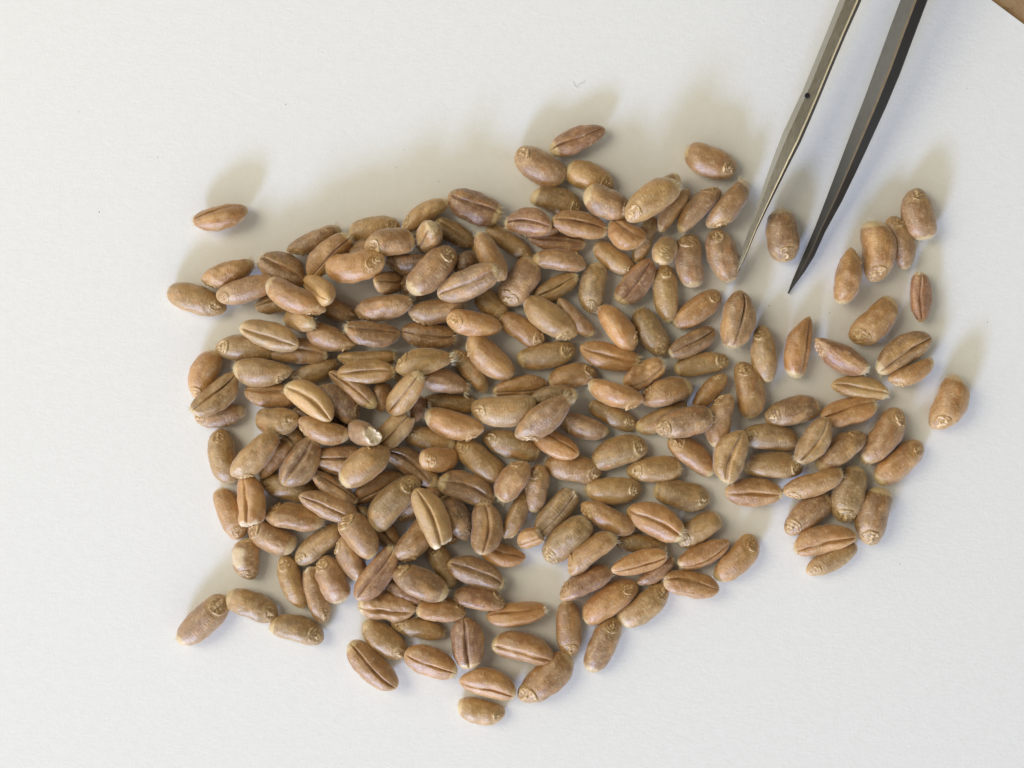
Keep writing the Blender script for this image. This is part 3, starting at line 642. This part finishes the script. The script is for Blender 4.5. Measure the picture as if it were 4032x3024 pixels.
def bran_mesh(sh, rng, peel):
    co = sh.pt(GS, GT).reshape(-1, 3)
    ends = sh.pt(np.array([-1.0, 1.0]), np.array([0.0, 0.0]))
    if sh.torn:
        ends[1] = (sh.L * (sh.cut - 0.05), ends[1][1], ends[1][2])
    co = np.vstack([co, ends])
    s = np.concatenate([GS.ravel(), [-1, 1]]); th = np.concatenate([GT.ravel(), [0, 0]])
    d = np.abs(np.pi - np.mod(th, 2 * np.pi))
    m = np.zeros((len(s), 4)); m[:, 3] = 1
    br = rng.uniform(0.60, 0.80)
    m[:, 0] = smooth(br, br + 0.24, s) * rng.uniform(0.6, 1.0)
    er = np.hypot((s + 0.72) / 0.275, np.where(np.cos(th) > 0, np.sin(th) / 0.88, 9))
    m[:, 1] = np.maximum(smooth(-0.84, -0.98, s), 0.8 * np.exp(-((er - 0.95) / 0.14) ** 2)) * rng.uniform(0.6, 1.1)
    if sh.torn:
        m[:, 2] = smooth(sh.cut - 0.10, sh.cut + 0.04, s + 0.05 * np.sin(5 * th + sh.ph[3]))
        m[:, 0] *= 0.5
    if peel:
        q = (s - 0.15) / 0.55; w = (np.sin(th / 2 - 0.35)) / 0.42
        m[:, 2] = 0.7 * smooth(1.0, 0.8, np.hypot(q, w) + 0.12 * np.sin(9 * s + 4 * th))
    cr = np.exp(-(d / 0.06) ** 2) * smooth(1.0, 0.9, np.abs(s))
    return fast_mesh('bran', co, QF, np.vstack([TRI0, TRI1]), M_BRAN, [('mask', 'FLOAT_COLOR', m), ('crease', 'FLOAT', cr)])

GR, GA = 13, 26
def germ_mesh(sh, rng):
    rho = (np.arange(1, GR + 1) / GR)[:, None] * np.ones((1, GA)); al = (np.arange(GA) / GA * 2 * np.pi)[None, :] * np.ones((GR, 1))
    s_gs = sh.gs
    def surf(rho, al):
        s = -0.72 + 0.265 * s_gs * rho * np.cos(al)
        th = np.arcsin(np.clip(0.86 * s_gs * sh.gw * rho * np.sin(al), -0.99, 0.99))
        base = sh.pt(s, th)
        cx = np.stack([base[..., 0] + 0.10 * sh.L, base[..., 1] * 0, base[..., 2] * 0 - sh.bend * sh.W * 2 * s * s], -1)
        n = base - cx; n /= np.linalg.norm(n, axis=-1, keepdims=True) + 1e-9
        p = sh.ph
        rr_ = rho * (1 + 0.07 * np.sin(2 * al + p[6]) + 0.05 * np.sin(5 * al + p[7]))
        k = 0.075 * sh.ga * np.exp(-((rr_ - 0.74) / 0.17) ** 2) * smooth(-0.5, 0.5, np.cos(al + 0.9 * np.sin(p[1]))) * (1.1 + 0.4 * np.sin(3 * al + p[8]) + 0.3 * np.sin(7 * al + p[9])).clip(0)
        k = k + 0.09 * (1.5 - sh.ga) * np.exp(-((rho * np.sin(al + sh.gr)) / 0.24) ** 2 - ((rho * np.cos(al + sh.gr) + 0.35) / 0.5) ** 2)
        gx, gy = rho * np.cos(al), rho * np.sin(al)
        k = k + 0.055 * np.sin(7 * gx + 3 * np.sin(4 * gy + p[2]) + p[3]) * np.sin(5 * gy + 2.5 * np.sin(5 * gx + p[4]) + p[5])
        k = k * smooth(1.0, 0.86, rho) - 0.05 * smooth(0.90, 1.0, rho)
        return base + n * (k * sh.W)[..., None], k
    g, k = surf(rho, al)
    c0, k0 = surf(np.array([[0.001]]), np.array([[0.0]]))
    co = np.vstack([g.reshape(-1, 3), c0.reshape(-1, 3)])
    kk = np.concatenate([k.ravel(), k0.ravel()])
    rr = np.concatenate([rho.ravel(), [0]]); aa = np.concatenate([al.ravel(), [0]])
    m = np.zeros((len(co), 4)); m[:, 3] = 1
    m[:, 0] = (0.15 + 0.8 * sh.gc) * smooth(0.01, 0.13, kk)
    m[:, 1] = smooth(0.035, -0.02, kk) * smooth(1.0, 0.9, rr)
    # dark dot at the very tip where the grain broke from the ear
    m[:, 1] = np.maximum(m[:, 1], 1.2 * np.exp(-(((rr * np.cos(aa) + 0.92) / 0.12) ** 2 + (rr * np.sin(aa) / 0.18) ** 2)))
    quads = grid_faces(GR, GA)[:, ::-1]
    tris = np.stack([np.full(GA, GR * GA), (np.arange(GA) + 1) % GA, np.arange(GA)], -1)[:, ::-1]
    return fast_mesh('germ', co, quads, tris, M_GERM, [('mask', 'FLOAT_COLOR', m)])

def hair_mesh(seed):
    r = random.Random(seed); v, f = [], []
    for k in range(60):
        a = r.uniform(0, 6.283); q = math.sqrt(r.random()) * 0.46
        base = Vector((-0.20 - q * q * 0.35, q * math.cos(a), q * math.sin(a) * 0.85))
        dr = Vector((1.0, 0.75 * q * math.cos(a) + r.gauss(0, .22), 0.75 * q * math.sin(a) + r.gauss(0, .22))).normalized()
        ln = r.uniform(0.12, 0.50) ; w = r.uniform(0.006, 0.010)
        s1 = dr.cross(Vector((0, 0, 1))).normalized(); s2 = dr.cross(s1)
        crl = Vector((0, r.gauss(0, .05), r.gauss(0, .05)))
        n0 = len(v)
        for t, ww in ((0, 1), (0.55, 0.7)):
            c = base + dr * ln * t + crl * t * t
            for j in range(3):
                an = j * 2.094; v.append(c + (s1 * math.cos(an) + s2 * math.sin(an)) * w * ww)
        v.append(base + dr * ln + crl)
        for j in range(3):
            j2 = (j + 1) % 3
            f.append((n0 + j, n0 + j2, n0 + 3 + j2, n0 + 3 + j)); f.append((n0 + 3 + j, n0 + 3 + j2, n0 + 6))
    me = bpy.data.meshes.new('brush'); me.from_pydata([tuple(x) for x in v], [], f); me.materials.append(M_HAIR); me.update()
    return me
HAIRS = [hair_mesh(s) for s in range(6)]

specs = []
LABELS = []
for idx, line in enumerate(KERNELS.strip().splitlines()):
    line, lb = line.split(' | ')
    LABELS.append(lb); p = line.split()
    d = dict(i=idx, g=(float(p[0]), float(p[1])), b=(float(p[2]), float(p[3])), w=float(p[4]), face=p[5], o=float(p[6]), tone=p[7], z=int(p[8]), fl=p[9] if len(p) > 9 else '')
    d['torn'] = 'torn' in d['fl']; d['wr'] = 'wr' in d['fl']; d['peel'] = 'peel' in d['fl']
    d['pitch'] = 0.0
    for q in d['fl'].split(','):
        if q.startswith('pb'): d['pitch'] = float(q[2:])
        if q.startswith('pg'): d['pitch'] = -float(q[2:])
    specs.append(d)

def prepare(d):
    rng = random.Random(1000 + d['i']); d['rng'] = rng
    k = (CAM_H - 0.15) / CAM_H
    vis = math.hypot(d['b'][0] - d['g'][0], d['b'][1] - d['g'][1]) * S * k
    w = d['w'] * S * k * (1.12 if d['face'] == 'C' else 1.09 if d['face'] == 'S' else 1.06)
    if d['face'] == 'S': T = w / 2 / 0.90; W = min(T / 0.86, 0.185)
    else: W = w / 2; T = W * rng.uniform(0.86, 0.98)
    if abs(d['pitch']) > 0.01: L = max(vis / 2, 0.30)
    else: L = vis / 2
    if abs(d['pitch']) > 0.01:
        # seen end on: the true length is a normal grain's; the tilt follows from how short it looks
        L = 0.29 if abs(d['pitch']) > 0.9 else max(0.27, vis / 2)
        ct = min(1.0, max(0.15, (vis / 2 - 0.5 * W * math.sin(abs(d['pitch']))) / L))
        d['pitch'] = math.copysign(min(math.acos(ct), 1.15), d['pitch'])
    if d['torn']: L = L / 0.90
    L *= 1.03
    d['L'], d['W'], d['T'] = L, W, T
    d['sh'] = Shape(L, W, T, rng, d['torn'], d['wr'], d['face'])
    if 'pt' in d['fl'].split(','): d['sh'].pb, d['sh'].qb = 1.9, 0.70
    if 'pe' in d['fl'].split(','): d['sh'].pg, d['sh'].qg, d['sh'].peak = 1.75, 0.68, 0.10
for d in specs: prepare(d)

# rest the grains on the paper and on one another, lowest layer first
def seg_pts(d, n=7):
    return [((d['g'][0] * (1 - t) + d['b'][0] * t) * S, -(d['g'][1] * (1 - t) + d['b'][1] * t) * S) for t in [(k + .5) / n for k in range(n)]]
def rad_at(d, t):
    s = abs(2 * t - 1); return 0.90 * math.sqrt(d['W'] * d['T']) * math.sqrt(max(0.05, 1 - s ** 2.4))
placed = []
for d in sorted(specs, key=lambda q: q['z']):
    n = 7; pts = seg_pts(d, n); flat = d['T'] * 0.88 if d['face'] in 'DC' else d['W'] * 0.97
    req = []
    for k, (x, y) in enumerate(pts):
        t = (k + .5) / n; r = rad_at(d, t); z = min(flat, r * 1.0)
        if d['z'] > 0:
            for e in placed:
                if e['z'] >= d['z']: continue
                for m, (ex_, ey_) in enumerate(seg_pts(e, n)):
                    te = (m + .5) / n; re = rad_at(e, te); rr = (r + re) * 0.94
                    dd = (x - ex_) ** 2 + (y - ey_) ** 2
                    if dd < rr * rr: z = max(z, e['zg'] * (1 - te) + e['zb'] * te + math.sqrt(rr * rr - dd))
        req.append(z)
    zg, zb = max(req[0], req[1] - 0.02), max(req[-1], req[-2] - 0.02)
    lim = 0.45 * (math.hypot(d['b'][0] - d['g'][0], d['b'][1] - d['g'][1]) * S)
    if abs(zg - zb) > lim:
        if zg > zb: zb = zg - lim
        else: zg = zb - lim
    need = max(0, max(req[k] - (zg * (1 - (k + .5) / n) + zb * (k + .5) / n) for k in range(1, n - 1)))
    zg += need * 0.9; zb += need * 0.9
    if d['z'] == 0: zg = zb = flat
    d['zg'], d['zb'] = zg, zb
    placed.append(d)

def build(d):
    rng = d['rng']; sh = d['sh']
    zc = (d['zg'] + d['zb']) / 2
    pit = math.atan2(d['zb'] - d['zg'], 2 * d['L']) if abs(d['pitch']) < 0.01 else d['pitch']
    if abs(d['pitch']) > 0.01: zc = max(zc, d['L'] * math.sin(abs(pit)) * 0.92 + d['T'] * 0.45 * math.cos(pit))
    mx, my = (d['g'][0] + d['b'][0]) / 2, (d['g'][1] + d['b'][1]) / 2
    c = P(mx, my, zc)
    dx, dy = d['b'][0] - d['g'][0], -(d['b'][1] - d['g'][1])
    h = math.hypot(dx, dy); fx = Vector((dx / h, dy / h, 0)); nr = Vector((fx.y, -fx.x, 0))
    X = (fx * math.cos(pit) + Vector((0, 0, 1)) * math.sin(pit)).normalized()
    up = (Vector((0, 0, 1)) - X * X.z).normalized()
    # the tilt is seen along the line of sight, not along the vertical
    if d['face'] == 'S': a = d['o'] * math.radians(rng.uniform(62, 84)); D = up * math.cos(a) + nr * math.sin(a)
    elif d['face'] == 'D': a = math.asin(max(-1, min(1, d['o'] * 0.9))); D = up * math.cos(a) + nr * math.sin(a)
    else: a = math.asin(max(-1, min(1, d['o'] * 0.9))); D = -(up * math.cos(a) + nr * math.sin(a))
    Y = D.cross(X)
    R = Matrix((X, Y, D)).transposed()
    me = bran_mesh(sh, rng, d['peel'])
    if d['z'] == 0 and abs(d['pitch']) < 0.01:
        co = np.empty(len(me.vertices) * 3, np.float32); me.vertices.foreach_get('co', co)
        zmin = (co.reshape(-1, 3) @ np.array(R)[2]).min()
        c = P(mx, my, -zmin + 0.001)
    root = bpy.data.objects.new('wheat_kernel', None)
    root.empty_display_size = 0.1
    scene.collection.objects.link(root)
    base = Vector((c.x, c.y, 0))
    root.location = base
    tr = Matrix.Translation(c - base) @ R.to_4x4()
    col = TONE[d['tone']]
    j = rng.uniform(0.88, 1.05); w_ = rng.uniform(-0.035, 0.035)
    rgb = srgb(col[0] * j * (1 + w_ * .4), col[1] * j, col[2] * j * (1 - w_ * 1.6))
    o = bpy.data.objects.new('bran', me); scene.collection.objects.link(o)
    o.parent = root; o.matrix_local = tr; o.color = rgb
    if d['face'] != 'C':
        g = bpy.data.objects.new('germ', germ_mesh(sh, rng)); scene.collection.objects.link(g)
        g.parent = root; g.matrix_local = tr; g.color = tuple(x * 0.95 for x in rgb[:3]) + (1,)
    if not d['torn']:
        b = bpy.data.objects.new('brush', HAIRS[rng.randrange(6)]); scene.collection.objects.link(b)
        b.parent = root
        wsc = sh.W * rng.uniform(0.85, 1.15)
        b.matrix_local = tr @ Matrix.Translation((sh.L, sh.side * sh.W * 2, -sh.bend * sh.W * 2)) @ Matrix.Rotation(rng.uniform(0, 6.28), 4, 'X') @ Matrix.Scale(wsc, 4)
    root['category'] = 'wheat grain'
    root['group'] = 'wheat kernels spread on the white paper'
    root['label'] = LABELS[d['i']]
    return root

for d in specs: build(d)

# ------------------------------------------------------------------ tweezers
def prong(name, stations, bands, parent):
    """stations: (left x, left y, right x, right y, height of the lower edge, depth); bands: cross section over (0..1 across, 0..1 up) with a material each"""
    me_v, me_f, mi = [], [], []
    prof = [b[:2] for b in bands]; n = len(prof)
    for (lx, ly, rx, ry, z, dep, q) in stations:
        for (u, h) in prof:
            p = P(lx + (rx - lx) * u, ly + (ry - ly) * u, z + h * dep); me_v.append(tuple(p))
    for i in range(len(stations) - 1):
        for j in range(n):
            j2 = (j + 1) % n
            me_f.append((i * n + j, i * n + j2, (i + 1) * n + j2, (i + 1) * n + j)); mi.append(bands[j][2])
    me_f.append(tuple(range(n))); mi.append(0)
    me_f.append(tuple((len(stations) - 1) * n + k for k in reversed(range(n)))); mi.append(0)
    me = bpy.data.meshes.new(name); me.from_pydata(me_v, [], me_f)
    for m in (M_STEEL, M_STEEL2, M_EDGE, M_DARK, M_DIM, M_BROWN): me.materials.append(m)
    me.polygons.foreach_set('material_index', mi); me.update()
    import bmesh
    bm = bmesh.new(); bm.from_mesh(me); bmesh.ops.recalc_face_normals(bm, faces=bm.faces); bm.to_mesh(me); bm.free()
    o = bpy.data.objects.new(name, me); scene.collection.objects.link(o); o.parent = parent
    me.polygons.foreach_set('use_smooth', [True] * len(me.polygons))
    sh = me.attributes.new('sharp_edge', 'BOOLEAN', 'EDGE')
    for e in me.edges:
        a, b_ = e.vertices
        sh.data[e.index].value = (abs(a - b_) == n) or a // n in (0, len(stations) - 1) and a // n == b_ // n
    return o
tw = bpy.data.objects.new('tweezers', None); scene.collection.objects.link(tw)
tw['label'] = 'steel fine-point tweezers entering from the top right, one dark and one bright prong'
tw['category'] = 'tweezers'
# left prong: outline read along its length, rising from the paper towards the top of the picture
Lst = []
rowsL = [(1073, 2894, 2903), (1062, 2896, 2910), (1030, 2905, 2927), (985, 2920, 2948), (900, 2949, 2983), (820, 2976, 3022), (720, 3008, 3072), (620, 3043, 3122),
         (540, 3074, 3163), (450, 3116, 3202), (374, 3152, 3234), (250, 3203, 3285), (120, 3256, 3340), (0, 3303, 3394), (-250, 3400, 3500), (-900, 3660, 3770),
         (-1900, 4050, 4165), (-2500, 4290, 4370)]
rowsR = [(1156, 3100, 3108), (1144, 3105, 3114), (1110, 3117, 3138), (1060, 3138, 3174), (1000, 3164, 3211), (900, 3206, 3256), (780, 3252, 3322), (660, 3297, 3380),
         (540, 3342, 3436), (400, 3396, 3500), (270, 3443, 3555), (130, 3494, 3607), (0, 3543, 3656), (-250, 3630, 3750), (-900, 3860, 3975),
         (-1900, 4180, 4300), (-2500, 4371, 4460)]
def height(y, y0):
    t = y0 - y
    return 0.19 + 0.00033 * t if y0 == 1073 else 0.02 + 0.00046 * t
def stations(rows, y0, dd):
    out = []
    for (y, a, b) in rows:
        wpx = b - a
        sl = 0.20 * wpx                      # stations are cut square to the prong, not to the picture
        dep = min(0.16, 0.012 + wpx * S * dd)
        out.append((a + 0.10 * wpx, y - sl * 0 - 0.20 * wpx, b - 0.10 * wpx, y + 0.20 * wpx, height(y, y0), dep, 0))
    return out
# undo the narrowing and shifting that height brings: the outline is unprojected at its own height inside P()
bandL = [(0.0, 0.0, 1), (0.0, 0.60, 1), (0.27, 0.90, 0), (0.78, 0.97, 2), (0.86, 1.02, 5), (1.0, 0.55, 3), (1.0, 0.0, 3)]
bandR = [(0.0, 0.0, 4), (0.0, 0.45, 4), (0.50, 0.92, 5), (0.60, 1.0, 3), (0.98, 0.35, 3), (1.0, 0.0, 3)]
pL = prong('prong', stations(rowsL, 1073, 0.55), bandL, tw); pL['label'] = 'warm grey prong with a bright edge and a small hole'
pR = prong('prong', stations(rowsR, 1156, 0.75), bandR, tw); pR['label'] = 'darker prong with a right face in dark reflection'
# small dark hole in the left prong
hz = height(376, 1073) + 0.012 + 82 * S * 0.55
hv, hf = [], []
hc = P(3179, 376, hz)
for k in range(14):
    a = k / 14 * 6.283; hv.append((hc.x + 0.026 * math.cos(a), hc.y + 0.03 * math.sin(a), hz + 0.004)); 
for k in range(14):
    a = k / 14 * 6.283; hv.append((hc.x + 0.026 * math.cos(a), hc.y + 0.03 * math.sin(a), hz - 0.03))
hf = [tuple(range(14))] + [(k, k + 14, (k + 1) % 14 + 14, (k + 1) % 14) for k in range(14)]
ho = mesh_obj('pin_hole', hv, hf, M_DARK, pL, smooth=False)

# ------------------------------------------------------------------ a fibre and specks of dust
def tube(name, pts, r, mat, parent=None):
    v, f = [], []
    for i, p in enumerate(pts):
        q = pts[min(i + 1, len(pts) - 1)] - pts[max(i - 1, 0)]; q.normalize()
        a = q.cross(Vector((0, 0, 1))).normalized(); b = q.cross(a)
        for k in range(5):
            an = k * 1.2566; v.append(p + (a * math.cos(an) + b * math.sin(an)) * r)
    for i in range(len(pts) - 1):
        for k in range(5):
            f.append((i * 5 + k, i * 5 + (k + 1) % 5, (i + 1) * 5 + (k + 1) % 5, (i + 1) * 5 + k))
    return mesh_obj(name, v, f, mat, parent)
fp = [(2255, 322), (2262, 338), (2268, 346), (2276, 338), (2284, 330), (2296, 327), (2303, 318)]
fo = tube('lint_fibre', [P(x, y, 0.006) for x, y in fp], 0.0018, M_FIBRE)
fo['label'] = 'tiny grey curl of lint on the bare paper above the grains'; fo['category'] = 'lint'
rs = random.Random(8)
sp = [(3029, 1204, 4), (3266, 1232, 4), (1727, 714, 3), (3888, 1268, 3), (3543, 2221, 3), (620, 620, 3), (390, 835, 4), (3266, 350, 2.5), (3807, 350, 3), (1590, 590, 2.5), (310, 440, 2.5), (1560, 660, 3), (2437, 690, 3), (1124, 412, 3)]
SPL = ['dust speck just below the tip of the dark prong', 'dust speck right of the dark prong tip, above the loose grains', 'dust speck above the top left edge of the pile',
       'dust speck near the right edge, beyond the rightmost grain', 'dust speck low on the right, below the right cluster', 'dust speck left of the lone grain at upper left', 'dust speck on bare paper at the left side',
       'dust speck beside the upper dark prong', 'dust speck in the top right, right of the tweezers', 'dust speck on bare paper above the pile', 'dust speck highest on the left side of the paper', 'dust speck close above the pile, left of centre', 'dust speck between the top grains and the lone rosy one', 'dust speck above the lone grain at upper left']
for (x, y, r), lb in zip(sp, SPL):
    v, f = [], []
    c = P(x, y, 0.004); r = r * S * 0.55; n = 6
    for k in range(n): v.append((c.x + r * math.cos(k * 6.283 / n) * rs.uniform(.6, 1.2), c.y + r * math.sin(k * 6.283 / n) * rs.uniform(.6, 1.2), 0.002))
    v.append((c.x, c.y, 0.002 + r)); v.append((c.x, c.y, 0.0005))
    f = [(k, (k + 1) % n, n) for k in range(n)] + [((k + 1) % n, k, n + 1) for k in range(n)]
    o = mesh_obj('dust_speck', v, f, M_SPECK); o['label'] = lb; o['category'] = 'dust speck'; o['group'] = 'dust specks on the paper'
